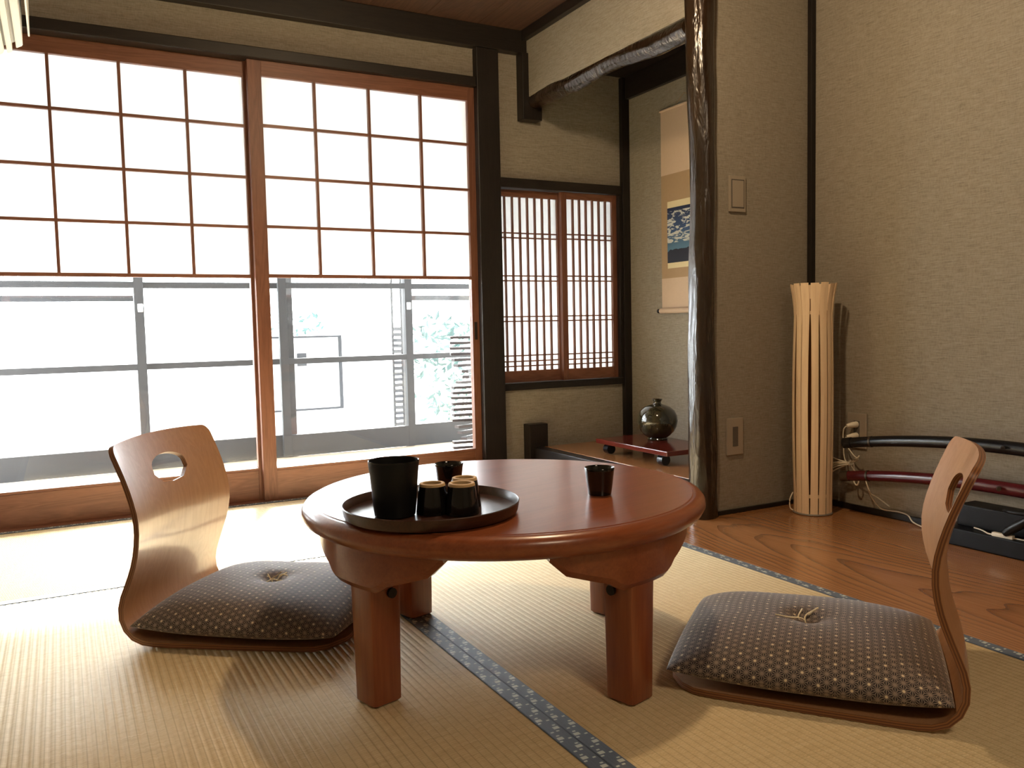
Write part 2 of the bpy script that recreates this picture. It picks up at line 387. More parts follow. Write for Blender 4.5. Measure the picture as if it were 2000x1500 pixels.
struct(box('wall_left', XL-.15, XL, YB-.1, YS+.09, -.04, ZC+.05, WALL, bev=0), 'beige wall at the left end of the paper doors, outside the view', 'wall')
struct(box('wall_back', XL-.15, XR+.15, YB-.1, YB, -.04, ZC+.05, WALL, bev=0), 'beige wall behind the viewer', 'wall')
struct(box('wall_right', XR, XR+.15, YB, 2.30, -.04, ZC+.05, WALL, bev=0), 'beige woven wallpaper wall behind the floor lamp and the swords', 'wall')
struct(box('wall_alcove_side', 1.99, XR, 2.236, 2.31, -.04, ZC+.05, WALL, bev=0), 'narrow beige wall with two switch plates right of the log pillar', 'wall')
struct(box('wall_alcove_back', XR+.04, XR+.19, 2.30, YS+.09, -.04, ZC+.05, WALL, bev=0), 'grey beige alcove wall behind the hanging scroll and vase', 'wall')
wf = thing('wall_window', 'beige wall strips above and below the lattice window and above the paper doors', 'wall', kind='structure')
box('wall_panel', 1.79, XR+.04, YS, YS+.09, .0, .40, WALL, wf, 0)
box('wall_panel', 1.79, XR+.04, YS, YS+.09, 1.36, ZC, WALL, wf, 0)
box('wall_panel', XL, 1.70, YS, YS+.09, 1.79, ZC, WALL, wf, 0)
box('wall_panel', XR-.01, XR+.04, YS+.02, YS+.09, .38, 1.38, WALL, wf, 0)
struct(box('wall_above_alcove', 1.944, 2.0, 2.24, YS-.001, 1.735, ZC, WALL, bev=0), 'pale wall strip between ceiling and crooked log beam over the alcove', 'wall')

ce = struct(box('ceiling', XL-.15, XR+.2, YB-.1, YS+.09, ZC+.0125, ZC+.07, DARKX, bev=0, origin=True), 'dark brown boarded ceiling', 'ceiling')
x = XL
while x < XR:
    x1 = min(x+.2485, XR); box('ceiling_board', x, x1, YB, YS, ZC, ZC+.012, CEIL, ce, .002); x += .25
def trim(i, label, *a, mat=DARK, bev=.003): return struct(box('trim_%d' % i, *a, mat, bev=bev), label, 'trim')
trim(1, 'heavy dark beam along the ceiling above the paper doors', XL, 1.95, YS-.045, YS+.0, 1.93, ZC-.0005, mat=DARKX)
trim(2, 'dark lintel rail directly above the two paper doors', XL, 1.69, YS-.035, YS+.05, 1.758, 1.80, mat=DARKX)
trim(3, 'dark square post between paper doors and lattice window', 1.69, 1.80, YS-.04, YS+.07, 0, 1.9295)
trim(4, 'short dark hanging post stub under the end of the ceiling beam', 1.912, 2.012, YS-.06, YS-.001, 1.632, 1.9295)
trim(5, 'short dark post stub standing at the alcove threshold', 1.912, 2.012, YS-.06, YS-.001, .0015, .226)
trim(6, 'dark ceiling moulding above the alcove wall strip', 1.915, 1.9435, YB, YS-.046, 1.985, ZC-.0005, mat=DARKY)
trim(7, 'slim dark corner post behind the floor lamp', XR-.022, XR-.0005, 2.214, 2.2355, .0, ZC-.0005)
trim(8, 'slim dark post in the back corner of the alcove', XR-.002, XR+.0395, YS-.03, YS-.0005, .12, 1.895)
trim(9, 'dark rail above the lattice window', 1.801, XR-.003, YS-.02, YS+.07, 1.326, 1.37, mat=DARKX)
trim(10, 'dark sill rail below the lattice window', 1.801, XR-.003, YS-.02, YS+.07, .388, .421, mat=DARKX)
trim(11, 'dark glossy jamb right of the lattice window', 2.467, XR-.003, YS-.02, YS+.07, .4215, 1.3255)
trim(12, 'dark front board of the raised alcove floor', 1.935, 1.992, 2.31, YS-.061, .0015, .118, mat=DARKY)
trim(13, 'dark board across the top of the alcove back wall', XR+.015, XR+.0395, 2.312, YS-.031, 1.79, 1.899, mat=DARKY)
trim(14, 'dark boarded alcove ceiling', 2.001, XR+.0395, 2.312, YS-.001, 1.90, 1.93, mat=DARKY)
trim(15, 'brown floor track under the paper doors', XL, 1.69, YS-.018, YS+.085, -.04, .001, mat=REDX)
struct(box('baseboard_right', XR-.012, XR-.0005, YB, 2.213, .0015, .022, DARKY), 'thin dark baseboard under the sword wall', 'baseboard')
struct(box('baseboard_alcove_side', 2.02, XR-.023, 2.224, 2.2355, .0015, .016, DARKX), 'thin dark baseboard under the switch wall', 'baseboard')
af = struct(box('floor_alcove', 1.9925, XR+.0395, 2.312, YS-.0615, .0, .119, BOARD), 'raised wooden alcove floor under the red display stand', 'floor')

# log pillar and crooked log beam
def logr(seed):
    rr = random.Random(seed); ph = [rr.uniform(0, 6.28) for _ in range(8)]
    return lambda a, t: 1 + .035*math.sin(3*a+ph[0]+5*t) + .03*math.sin(5*a+ph[1]-9*t) + .03*math.sin(17*t+ph[2]+a) + .018*math.sin(8*a+ph[3]+23*t) + .02*math.sin(41*t+ph[4]+2*a)
me = tube('log_pillar', [(1.966, 2.243, .0015), (1.962, 2.243, .25), (1.962, 2.242, .55), (1.969, 2.243, .85), (1.972, 2.242, 1.15), (1.968, 2.242, 1.4), (1.961, 2.243, 1.7), (1.956, 2.243, 2.0295)],
          lambda t: .046 + .003*math.sin(t*7+1), LOG, 40, 16, jitter=logr(3))
struct(link('trim_16', me), 'glossy dark natural log pillar at the alcove corner', 'pillar')
me = tube('log_beam', [(1.976, 3.375, 1.716), (1.976, 3.2, 1.716), (1.970, 3.0, 1.710), (1.978, 2.8, 1.722), (1.972, 2.6, 1.712), (1.978, 2.45, 1.703), (1.974, 2.30, 1.705)],
          lambda t: .036 + .003*math.sin(t*9), LOG, 28, 12, jitter=logr(5))
struct(link('trim_17', me), 'crooked dark natural log beam under the alcove wall strip', 'beam')

# ------------------------------------------------------------------ paper doors
RED_BAR = REDX
def shoji_door(name, label, X0, X1, vx, y, left_edge=True):
    d = thing(name, label, 'sliding door', (X0, y, 0.001), kind='structure'); W = X1-X0
    zt, zb = 1.757, 0.0; y0, y1 = -.015, .015
    def b(nm, a, c, y0_, y1_, z0, z1, mat, bev=.001): return box(nm, a-X0, c-X0, y0_, y1_, z0, z1, mat, d, bev)
    L1 = X0+.034 if not left_edge else X0+.054; R0 = X1-.034
    b('stile', X0, L1, y0, y1, zb, zt, RED); b('stile', R0, X1, y0, y1, zb, zt, RED)
    b('top_rail', L1, R0, y0, y1, 1.697, zt, REDX); kb = b('bottom_board', L1, R0, y0+.004, y1, zb, .120, REDX)
    b('bottom_rail', L1, R0, y0-.001, y1, .121, .131, REDX)
    b('middle_rail', L1, R0, y0, y1-.008, .903, .917, REDX)
    zs = (.917, 1.107, 1.304, 1.505, 1.697)
    xs = [L1] + list(vx) + [R0]
    for q in zs[1:4]: b('lattice_bar', L1, R0, y0, y0+.016, q-.0055, q+.0055, REDX, .0006)
    for q in vx: b('lattice_bar', q-.0055, q+.0055, y0-.001, y0+.017, .917, 1.697, RED, .0006)
    for i in range(len(xs)-1):
        for k in range(4): b('paper_pane', xs[i]+.0002, xs[i+1]-.0002, y0+.0175, y0+.0183, zs[k]+.0002, zs[k+1]-.0002, PAPER, 0)
    b('glass_pane', L1, R0, .001, .004, .131, .903, GLASS, 0)
    return d, b
dL, bL = shoji_door('door_1', 'left sliding paper door with square lattice above clear glass', -.262, .722, (.010, .243, .475), YS+.045, False)
dR, bR = shoji_door('door_2', 'right sliding paper door with square lattice above clear glass', .700, 1.689, (.965, 1.196, 1.430), YS+.008)
pl = bR('finger_pull', 1.664, 1.678, -.0175, -.0145, .63, .71, DARK)

# ------------------------------------------------------------------ lattice window in the alcove
def lattice_window(name, label, X0, X1, sl, sr, nb, y):
    d = thing(name, label, 'lattice window', (X0, y, .422), kind='structure')
    def b(nm, a, c, z0, z1, mat, y0=-.012, y1=.012, bev=.0008): return box(nm, a-X0, c-X0, y0, y1, z0-.422, z1-.422, mat, d, bev)
    b('stile', X0, X0+sl, .422, 1.325, RED); b('stile', X1-sr, X1, .422, 1.325, RED)
    b('top_rail', X0+sl, X1-sr, 1.293, 1.325, REDX); b('bottom_rail', X0+sl, X1-sr, .422, .476, REDX)
    a, c = X0+sl, X1-sr
    for i in range(nb):
        q = a + (c-a)*(i+1)/(nb+1); b('vertical_bar', q-.004, q+.004, .476, 1.293, RED, -.011, .002, .0005)
    for z in (1.125, 1.103, .925, .902, .733, .711, .548, .521, .498): b('horizontal_bar', a, c, z-.003, z+.003, REDX, -.009, .0015, .0004)
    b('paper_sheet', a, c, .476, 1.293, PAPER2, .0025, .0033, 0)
lattice_window('window_1', 'left panel of the small alcove window, closely spaced wooden bars over paper', 1.801, 2.160, .012, .022, 7, YS+.040)
lattice_window('window_2', 'right panel of the small alcove window, closely spaced wooden bars over paper', 2.144, 2.466, .030, .026, 6, YS+.012)

# ------------------------------------------------------------------ veranda and outer glazing
vf = thing('floor_veranda', 'pale sunlit veranda floor boards outside the paper doors', 'floor', kind='structure')
for i in range(7): box('floor_board', -1.2, 2.9, 3.531+i*.127, 3.656+i*.127, -.04, .025, ENG, vf, .002)
trim(18, 'weathered outer sill under the veranda windows', -1.2, 2.9, 4.422, 4.52, -.10, .030, mat=SASH)
trim(19, 'weathered outer lintel over the veranda windows', -1.2, 2.9, 4.38, 4.50, 1.90, 2.05, mat=SASH)
def sash(name, label, X0, X1, y, extra=None, latch=None):
    d = thing(name, label, 'window', (X0, y, .03), kind='structure')
    def b(nm, a, c, z0, z1, mat=SASH, y0=-.014, y1=.014, bev=.001): return box(nm, a-X0, c-X0, y0, y1, z0-.03, z1-.03, mat, d, bev)
    b('stile', X0, X0+.042, .03, 1.90); b('stile', X1-.042, X1, .03, 1.90)
    a, c = X0+.042, X1-.042
    b('bottom_rail', a, c, .03, .143); b('top_rail', a, c, 1.85, 1.90)
    for z in (.530, .926, 1.39): b('glazing_bar', a, c, z-.015, z+.015)
    if extra: b('handrail', a, c, .848, .876, SASHL, .03, .05)
    b('glass_pane', a, c, .143, 1.85, GLASS2, -.002, .001, 0)
    if latch:
        l = b('latch', latch-.012, latch+.012, .795, .835, WHITE, -.024, -.014, .004)
sash('window_3', 'far left veranda window with dark weathered frame', -.70, .365, 4.405, True, .348)
sash('window_4', 'veranda window seen behind the joint of the paper doors', .325, 1.085, 4.440)
sash('window_5', 'veranda window before the neighbouring garden wall', 1.005, 1.745, 4.405, None, 1.722)
sash('window_6', 'far right veranda window partly behind the slatted wooden stand', 1.705, 2.75, 4.440, True)

struct(box('ceiling_veranda', -1.2, 2.9, YS+.091, 4.75, 2.051, 2.10, CEIL, bev=0), 'wooden veranda ceiling and eave outside the paper doors', 'ceiling')
# slatted wooden stand on the veranda
t = thing('slatted_stand', 'spiral stack of reddish wooden slats standing on the veranda', 'slatted stand', (1.815, 3.75, .0255), 0)
link('pole', tube('pole', [(0, 0, 0), (0, 0, .3), (0, 0, .70)], .006, RED, 8, 2), t)
bm = bmesh.new(); bm_box(bm, -.122, .122, -.018, .018, 0, .013, .001); slat = finish(bm, 'slat', plain('dark_red_brown_slat', (.014, .0045, .004), .6))
rr = random.Random(2)
for i in range(23):
    link('slat', slat, t, (0, 0, .004+i*.0274), (0, 0, rr.uniform(-.5, .5) + .25*math.sin(i*.5)))
# outdoor slatted screen, condenser, shrub
t = thing('slatted_screen', 'tall narrow grey slatted screen outside the veranda window', 'screen', (1.880, 5.0, -.25), 0)
for xx in (-.032, .030): box('post', xx-.006, xx+.006, -.008, .008, 0, 2.1, SASH, t)
bm = bmesh.new(); bm_box(bm, -.030, .030, -.006, .006, 0, .021, .001); ss = finish(bm, 'slat', SASHL)
for i in range(26): link('slat', ss, t, (0, 0, .04+i*.0355))
t = thing('air_condenser', 'pale boxy air conditioner unit standing outside against the garden wall', 'air conditioner', (1.44, 5.3, -.25))
box('casing', -.30, .13, -.1, .15, .12, .90, WHITE, t, .01)
box('foot', -.26, -.16, -.1, .15, 0, .12, GREYP, t); box('foot', 0, .1, -.1, .15, 0, .12, GREYP, t)
box('grille', -.15, -.09, -.106, -.1, .72, .80, SASHL, t, .003)
box('edge_and_shadow_strip', .115, .137, -.108, -.1, .45, .90, SASHL, t, .002); box('edge_and_shadow_strip', -.30, .137, -.108, -.1, .44, .452, SASHL, t, .002); box('edge_and_shadow_strip', -.30, .137, -.108, -.1, .895, .907, SASHL, t, .002)  # dark outline of the casing; the low strip stands in for its bottom shadow
struct(box('ground', -6, 8, 4.53, 12, -.35, -.25, GRAVEL, bev=0), 'pale garden ground outside the veranda', 'ground')
struct(box('wall_garden', -6, 8, 8.0, 8.15, -.25, .75, PLASTER, bev=0), 'pale garden wall outside, washed out by daylight', 'wall')
def shrub(loc, label, n, seed, h, r):
    t = thing('garden_shrub', label, 'shrub', loc, 0, 'pale shrubs outside the veranda window'); rr = random.Random(seed)
    for k in range(6):
        a = rr.uniform(0, 6.28); e = Vector((math.cos(a)*r*.7, math.sin(a)*r*.7, h*rr.uniform(.6, .95)))
        link('branch', tube('branch', [(0, 0, 0), tuple(e*.5 + Vector((0, 0, .05))), tuple(e)], lambda q: .008-.005*q, STEM, 6, 4), t)
    bm = bmesh.new()
    for i in range(n):
        a = rr.uniform(0, 6.28); q = rr.random()**.6*r; z = h*(.15+.85*rr.random()); c = Vector((math.cos(a)*q, math.sin(a)*q, z))
        d = Vector((rr.uniform(-1, 1), rr.uniform(-1, 1), rr.uniform(-.5, .9))).normalized(); s = d.cross(Vector((rr.random(), rr.random(), 1))).normalized(); L = rr.uniform(.05, .09)
        nn = d.cross(s)*.006
        v = [bm.verts.new(c), bm.verts.new(c+d*L*.5+s*L*.22+nn), bm.verts.new(c+d*L), bm.verts.new(c+d*L*.5-s*L*.22+nn)]
        bm.faces.new(v)
    me = bpy.data.meshes.new('foliage'); bm.to_mesh(me); bm.free(); me.materials.append(LEAF); tag(link('foliage', me, t), kind='stuff')
shrub((2.42, 5.35, -.25), 'pale green leafy shrub outside, left of the slatted wooden stand', 520, 4, 1.0, .30)
shrub((1.62, 6.6, -.25), 'faint pale shrub outside above the air conditioner unit', 260, 9, 1.05, .25)

# ------------------------------------------------------------------ air conditioner high on the left
t = thing('air_conditioner', 'white wall air conditioner at the top left corner with open louvre', 'air conditioner', (-.30, 2.55, 1.505), 0)
def prof_prism(name, pts, y0, y1, mat, parent, bev=.003):
    bm = bmesh.new(); a = [bm.verts.new((x, y0, z)) for x, z in pts]; b = [bm.verts.new((x, y1, z)) for x, z in pts]; n = len(pts)
    bm.faces.new(a); bm.faces.new(b[::-1])
    for i in range(n): bm.faces.new((a[i], a[(i+1) % n], b[(i+1) % n], b[i]))
    if bev: bmesh.ops.bevel(bm, geom=bm.edges[:], offset=bev, segments=2, affect='EDGES')
    return link(name, finish(bm, name, mat, True, 35), parent)
prof_prism('casing', [(.001, .06), (.09, .03), (.185, .022), (.198, .034), (.202, .28), (.001, .28)], -.40, .42, WHITE, t)
prof_prism('front_panel', [(.205, .034), (.219, .040), (.223, .28), (.209, .28)], -.40, .43, WHITE, t, .002)
prof_prism('front_panel', [(.229, .052), (.247, .062), (.251, .28), (.233, .28)], -.40, .43, WHITE, t, .002)
prof_prism('louvre', [(.262, .095), (.267, .095), (.270, .28), (.264, .28)], -.36, .44, WHITE, t, .001)
prof_prism('air_slot', [(.197, .05), (.246, .075), (.250, .279), (.197, .279)], -.39, .41, GREYP, t, 0)

# ------------------------------------------------------------------ low round table
TX, TY, TZ, TR = .808, 1.545, .345, .416
tb = thing('low_round_table', 'low round red-brown wooden tea table with four thick legs', 'table', (TX, TY, 0), math.radians(15))
prof = [(0, TZ-.046), (TR-.035, TZ-.046), (TR-.018, TZ-.043), (TR-.006, TZ-.035), (TR, TZ-.024), (TR-.001, TZ-.014), (TR-.007, TZ-.006), (TR-.016, TZ-.0015), (TR-.022, TZ-.0008), (TR-.024, TZ-.0018), (TR-.026, TZ), (TR*.5, TZ), (0, TZ)]
link('tabletop', lathe('tabletop', prof, TABLE, 128), tb)
def apron_mesh():
    """arc shaped bracket centred on +x, curving with the rim, its lower edge sloping down to the leg"""
    bm = bmesh.new(); R0, R1 = .345, .388; n = 28; half = math.radians(31); zt = TZ-.0455
    rows = []
    for i in range(n+1):
        a = -half + 2*half*i/n; q = abs(a)/half
        if q > .86: z = zt-.012-(1-q)/.14*.026
        elif q > .30: z = zt-.038-(.86-q)/.56*.034
        else: z = zt-.080
        if q <= .36 and q > .30: z = zt-.074
        inn = R0; out = R1-.004-(.004 if q > .9 else 0)
        c, s = math.cos(a), math.sin(a)
        rows.append([bm.verts.new((inn*c, inn*s, zt)), bm.verts.new((out*c, out*s, zt)), bm.verts.new(((out-.002)*c, (out-.002)*s, z+.012)), bm.verts.new(((out-.012)*c, (out-.012)*s, z)), bm.verts.new((inn*c, inn*s, z))])
    for i in range(n):
        for k in range(5): bm.faces.new((rows[i][k], rows[i][(k+1) % 5], rows[i+1][(k+1) % 5], rows[i+1][k]))
    bm.faces.new(rows[0]); bm.faces.new(rows[-1][::-1])
    return finish(bm, 'apron', TABLE, True, 30)
def leg_mesh():
    bm = bmesh.new(); zt = TZ-.047
    w0, w1 = .036, .0315
    lv = [(0, w1*.86), (.004, w1), (.1, w1+.001), (.2, w0-.002), (zt, w0)]; rings = []
    ch = .008
    for z, h in lv:
        pts = []
        for sx, sy in ((1, 1), (-1, 1), (-1, -1), (1, -1)):
            p, q = (h-ch if 1 else h), h
            c = [(sx*h, sy*(h-ch)), (sx*(h-ch*.3), sy*(h-ch*.3)), (sx*(h-ch), sy*h)]
            if sx*sy < 0: c = c[::-1]
            pts += c
        rings.append([bm.verts.new((x, y, z)) for x, y in pts])
    for i in range(len(rings)-1):
        n = len(rings[i])
        for k in range(n): bm.faces.new((rings[i][k], rings[i][(k+1) % n], rings[i+1][(k+1) % n], rings[i+1][k]))
    bm.faces.new(rings[0][::-1]); bm.faces.new(rings[-1])
    return finish(bm, 'leg', TABLEZ, True, 35)
am, lm = apron_mesh(), leg_mesh()
hm = tube('hinge_pin', [(0, 0, 0), (0, .006, 0)], .0095, DARK, 12, 1)
for k in range(4):
    a = k*PI/2
    link('apron', am, tb, (0, 0, 0), (0, 0, a))
    l = link('leg', lm, tb, (.328*math.cos(a)-.007, .328*math.sin(a)-.010, 0.0005), (0, 0, a))
    link('hinge_pin', hm, l, (-.010, .0345, .208)); link('hinge_pin', hm, l, (-.010, -.0345, .208), (0, 0, PI))

# ------------------------------------------------------------------ tray and cups
ZT = TZ+.0004
tr = lathe('serving_tray', [(0, 0), (.150, 0), (.1575, .002), (.160, .006), (.163, .022), (.1615, .0235), (.160, .022), (.1565, .0075), (.150, .0065), (0, .0065)], TRAYW, 96)
tag(link('serving_tray', tr, None, (.588, 1.414, ZT)), 'round dark wooden tray with low rim on the left of the table', 'tray')
ZY = ZT+.0067
pm = lathe('tall_cup', [(0, 0), (.033, 0), (.0365, .002), (.0385, .02), (.043, .075), (.0458, .098), (.0452, .1005), (.0438, .0995), (.041, .075), (.0365, .02), (.033, .008), (0, .008)], GLAZE, 64)
pm.materials.clear(); pm.materials.append(MATTBLACK); pm.materials.append(GLAZE)
for p in pm.polygons:
    if p.center.z > .096 or (p.center.xy.length < .0425 and p.center.z > .01 and p.normal.z > -.5 and p.center.xy.length < .0385 + (p.center.z-.02)*.07 - .0012): p.material_index = 1
tag(link('tall_cup', pm, None, (.514, 1.406, ZY)), 'large black tapering stoneware cup, tallest on the tray', 'cup')
CUP = [(0, .003), (.019, .003), (.0195, 0), (.0225, 0), (.0235, .003), (.0255, .015), (.0295, .048), (.0305, .0535), (.0298, .0548), (.0288, .0535), (.0275, .045), (.0235, .015), (.020, .008), (0, .007)]
cup = lathe('tea_cup', CUP, GLAZE, 48)
cup_foot = [(r, .0548-z) for r, z in CUP]
inv = lathe('tea_cup', [(0, .0548-.006, 0), (.0165, .0548-.006, 1), (.0175, .0548, 1), (.0235, .0548, 1), (.0245, .051, 0), (.0265, .038, 0), (.0305, .006, 0), (.031, .001, 0), (.030, 0, 0), (.029, .001, 0), (.024, .035, 0), (.020, .045, 0), (0, .046, 0)], [GLAZE, CLAY], 48)
ring = lathe('foot_ring', [(.0168, .0485), (.0172, .0551), (.0182, .0560), (.0226, .0560), (.0236, .0551), (.0240, .0525), (.0225, .0500), (.0168, .0485)], CLAY, 48)
def inverted(x, y, label, s=1.0, rz=0):
    t = thing('tea_cup', label, 'cup', (x, y, ZY), rz, 'small upside-down cups on the tray'); t.scale = (s, s, s)
    link('cup_body', inv, t); link('foot_ring', ring, t)
inverted(.579, 1.386, 'small black upside-down cup touching the large tall cup on the tray', .98)
inverted(.622, 1.352, 'small black upside-down cup nearest the front rim of the tray', 1.0, 1)
inverted(.652, 1.404, 'small black upside-down cup behind the other two on the tray', .98, 2)
tag(link('tea_cup', cup, None, (.712, 1.609, ZT)), 'small black upright cup on the table just behind the tray', 'cup')
tag(link('tea_cup', cup, None, (.941, 1.382, ZT)), 'small black upright cup standing alone on the right of the tabletop', 'cup')

# ------------------------------------------------------------------ legless floor chairs
PROF = [(.458, .0125), (.40, .0095), (.25, .008), (.12, .008), (.04, .0085), (.005, .013), (-.018, .026), (-.033, .048), (-.0385, .075), (-.034, .105), (-.022, .137), (-.008, .173), (.004, .213), (.010, .255), (.008, .290), (.000, .325), (-.012, .362), (-.027, .400), (-.042, .435), (-.048, .450)]
PP = catmull([(a, 0, b) for a, b in PROF], 8); SL = [0]
for i in range(1, len(PP)): SL.append(SL[-1]+(PP[i]-PP[i-1]).length)
LT = SL[-1]
def prof_at(s):
    s = max(0, min(LT-1e-6, s))
    lo, hi = 0, len(SL)-1
    while hi-lo > 1:
        m_ = (lo+hi)//2
        if SL[m_] <= s: lo = m_
        else: hi = m_
    f = (s-SL[lo])/(SL[hi]-SL[lo]); return PP[lo].lerp(PP[hi], f)
def shell_pt(s, t):
    p = prof_at(s); hw = .21; k = max(0, min(1, (p.z-.03)/.2)); q = t/hw
    p = p.copy(); p.x -= .022*k*(1-q*q) if p.z > .03 and s > .4 else 0
    wn_ = 1 - .035*math.exp(-((p.z-.16)/.06)**2)*(1 if s > .42 else 0)
    return Vector((p.x, t*wn_, p.z))
def chair_mesh():
    hw = .21; out = []
    # outline in (s, t): chamfered front corners, arched top edge with rounded corners
    out += [(.0, -.14), (0, .14)]
    for a in (0, .5, 1): out.append((.004+.05*a, .155+.052*math.sin(a*PI/2)))
    ns = 34
    for i in range(1, ns): out.append((.056+(LT-.04-.056)*i/ns, hw))
    for a in range(0, 7):
        t_ = a/6*PI/2; out.append((LT-.032+.026*math.sin(t_), hw-.026+.026*math.cos(t_)))
    for i in range(1, 12):
        q = 1-2*i/12; out.append((LT-.006+.006*(1-q*q), (hw-.026)*q))
    for a in range(6, -1, -1):
        t_ = a/6*PI/2; out.append((LT-.032+.026*math.sin(t_), -(hw-.026+.026*math.cos(t_))))
    for i in range(ns-1, 0, -1): out.append((.056+(LT-.04-.056)*i/ns, -hw))
    for a in (1, .5, 0): out.append((.004+.05*a, -(.155+.052*math.sin(a*PI/2))))
    hs = LT-.094; hole = []
    for i in range(13): 
        a = PI*i/12; hole.append((hs+.010+.028*math.sin(a), .072*math.cos(a)))
    hole += [(hs-.006, -.073), (hs-.030, -.044), (hs-.034, 0), (hs-.030, .044), (hs-.006, .073)]
    def inside(p, poly):
        c = False; j = len(poly)-1
        for i in range(len(poly)):
            if (poly[i][1] > p[1]) != (poly[j][1] > p[1]) and p[0] < (poly[j][0]-poly[i][0])*(p[1]-poly[i][1])/(poly[j][1]-poly[i][1])+poly[i][0]: c = not c
            j = i
        return c
    def near(p, poly, d): return any((p[0]-a)**2+(p[1]-b)**2 < d*d for a, b in poly)
    pts = [Vector(p) for p in out]; edges = [(i, (i+1) % len(out)) for i in range(len(out))]; k0 = len(pts)
    pts += [Vector(p) for p in hole]; edges += [(k0+i, k0+(i+1) % len(hole)) for i in range(len(hole))]
    s = .012
    while s < LT:
        t_ = -.198
        while t_ < .2:
            p = (s, t_)
            if inside(p, out) and not inside(p, hole) and not near(p, out, .007) and not near(p, hole, .006): pts.append(Vector(p))
            t_ += .018
        s += .0125
    r = geometry.delaunay_2d_cdt(pts, edges, [], 1, 1e-6)
    V, Fc = r[0], [f for f in r[2] if inside((sum(r[0][i][0] for i in f)/3, sum(r[0][i][1] for i in f)/3), out) and not inside((sum(r[0][i][0] for i in f)/3, sum(r[0][i][1] for i in f)/3), hole)]
    bm = bmesh.new(); uvl = bm.loops.layers.uv.new('UVMap'); A, B = [], []; th = .0115; e = .001
    for v in V:
        p = shell_pt(v[0], v[1]); ds = shell_pt(v[0]+e, v[1])-shell_pt(v[0]-e, v[1]); dt = shell_pt(v[0], v[1]+e)-shell_pt(v[0], v[1]-e)
        n_ = dt.cross(ds); n_.normalize()
        if v[0] < .3 and n_.z < 0: n_ = -n_
        A.append(bm.verts.new(p + n_*th*.45)); B.append(bm.verts.new(p - n_*th*.55))
    cnt = {}
    for f in Fc:
        bm.faces.new([A[i] for i in f]); bm.faces.new([B[i] for i in reversed(f)])
        for a, b_ in ((f[0], f[1]), (f[1], f[2]), (f[2], f[0])): cnt[(a, b_)] = 1
    side = []
    for (a, b_) in cnt:
        if (b_, a) not in cnt:
            f = bm.faces.new((A[a], B[a], B[b_], A[b_])); f.material_index = 1
            for l, uv in zip(f.loops, ((0, 0), (1, 0), (1, 1), (0, 1))): l[uvl].uv = uv
    return finish(bm, 'floor_chair', [CHAIRW, PLY], True, 40)
chair_me = chair_mesh()
def place(B, deg, side):
    a = math.radians(deg); n_ = Vector((-math.sin(a), math.cos(a))); c = Vector(B)+n_*.21*side
    return (c.x, c.y, .0), a
pL, aL = place((.117, 1.971), -36.42, 1); pR, aR = place((1.238, .841), 127.55, -1)
cL = link('floor_chair', chair_me, None, pL, (0, 0, aL)); cR = link('floor_chair', chair_me, None, pR, (0, 0, aR))
tag(cL, 'legless bent plywood floor chair left of the table near the paper doors', 'chair', 'legless floor chairs')
tag(cR, 'legless bent plywood floor chair right of the table beside the wooden floor board', 'chair', 'legless floor chairs')

def cushion_mesh(A_, B_, H, seed):
    rr = random.Random(seed); n = 44; ph = [rr.uniform(0, 6.28) for _ in range(6)]
    def P(a, b, sg):
        ea = max(0, 1-abs(a)**4.0); eb = max(0, 1-abs(b)**4.0)
        h = (ea**.5)*(eb**.5)*(1-.12*(a*a+b*b))
        x = A_*a*(1+.018*(1-b*b)); y = B_*b*(1+.030*(1-a*a))
        d = math.exp(-((x*x+y*y)/.0009)); wr = .012*math.sin(6*math.atan2(b, a)+ph[0])*math.exp(-(((a*a+b*b)**.5-.95)/.25)**2)
        ww = .02*math.sin(9*a+ph[1])*abs(b)**4+.02*math.sin(8*b+ph[2])*abs(a)**4
        z = H*(.62 if sg > 0 else -.38)*h*(1+ww) + H*.36
        if sg > 0: z -= .020*d; z += wr*h*.15
        return Vector((x, y, z))
    g = [math.sin(PI/2*(2*i/n-1)*.98)/math.sin(PI/2*.98) for i in range(n+1)]
    bm = bmesh.new(); uvl = bm.loops.layers.uv.new('UVMap')
    for sg in (1, -1):
        pt = [[P(g[i], g[j], sg) for j in range(n+1)] for i in range(n+1)]
        vs = [[bm.verts.new(p) for p in row] for row in pt]
        U = [[0.]*(n+1) for _ in range(n+1)]; Vv = [[0.]*(n+1) for _ in range(n+1)]; h = n//2
        for j in range(n+1):
            for i in range(h+1, n+1): U[i][j] = U[i-1][j]+(pt[i][j]-pt[i-1][j]).length
            for i in range(h-1, -1, -1): U[i][j] = U[i+1][j]-(pt[i][j]-pt[i+1][j]).length
        for i in range(n+1):
            for j in range(h+1, n+1): Vv[i][j] = Vv[i][j-1]+(pt[i][j]-pt[i][j-1]).length
            for j in range(h-1, -1, -1): Vv[i][j] = Vv[i][j+1]-(pt[i][j]-pt[i][j+1]).length
        for i in range(n):
            for j in range(n):
                q = [(i, j), (i+1, j), (i+1, j+1), (i, j+1)]
                if sg < 0: q = q[::-1]
                f = bm.faces.new([vs[a][b] for a, b in q])
                for l, (a, b) in zip(f.loops, q): l[uvl].uv = (U[a][b], Vv[a][b])
    bmesh.ops.remove_doubles(bm, verts=bm.verts[:], dist=.0004)
    return finish(bm, 'floor_cushion', CLOTH, True)
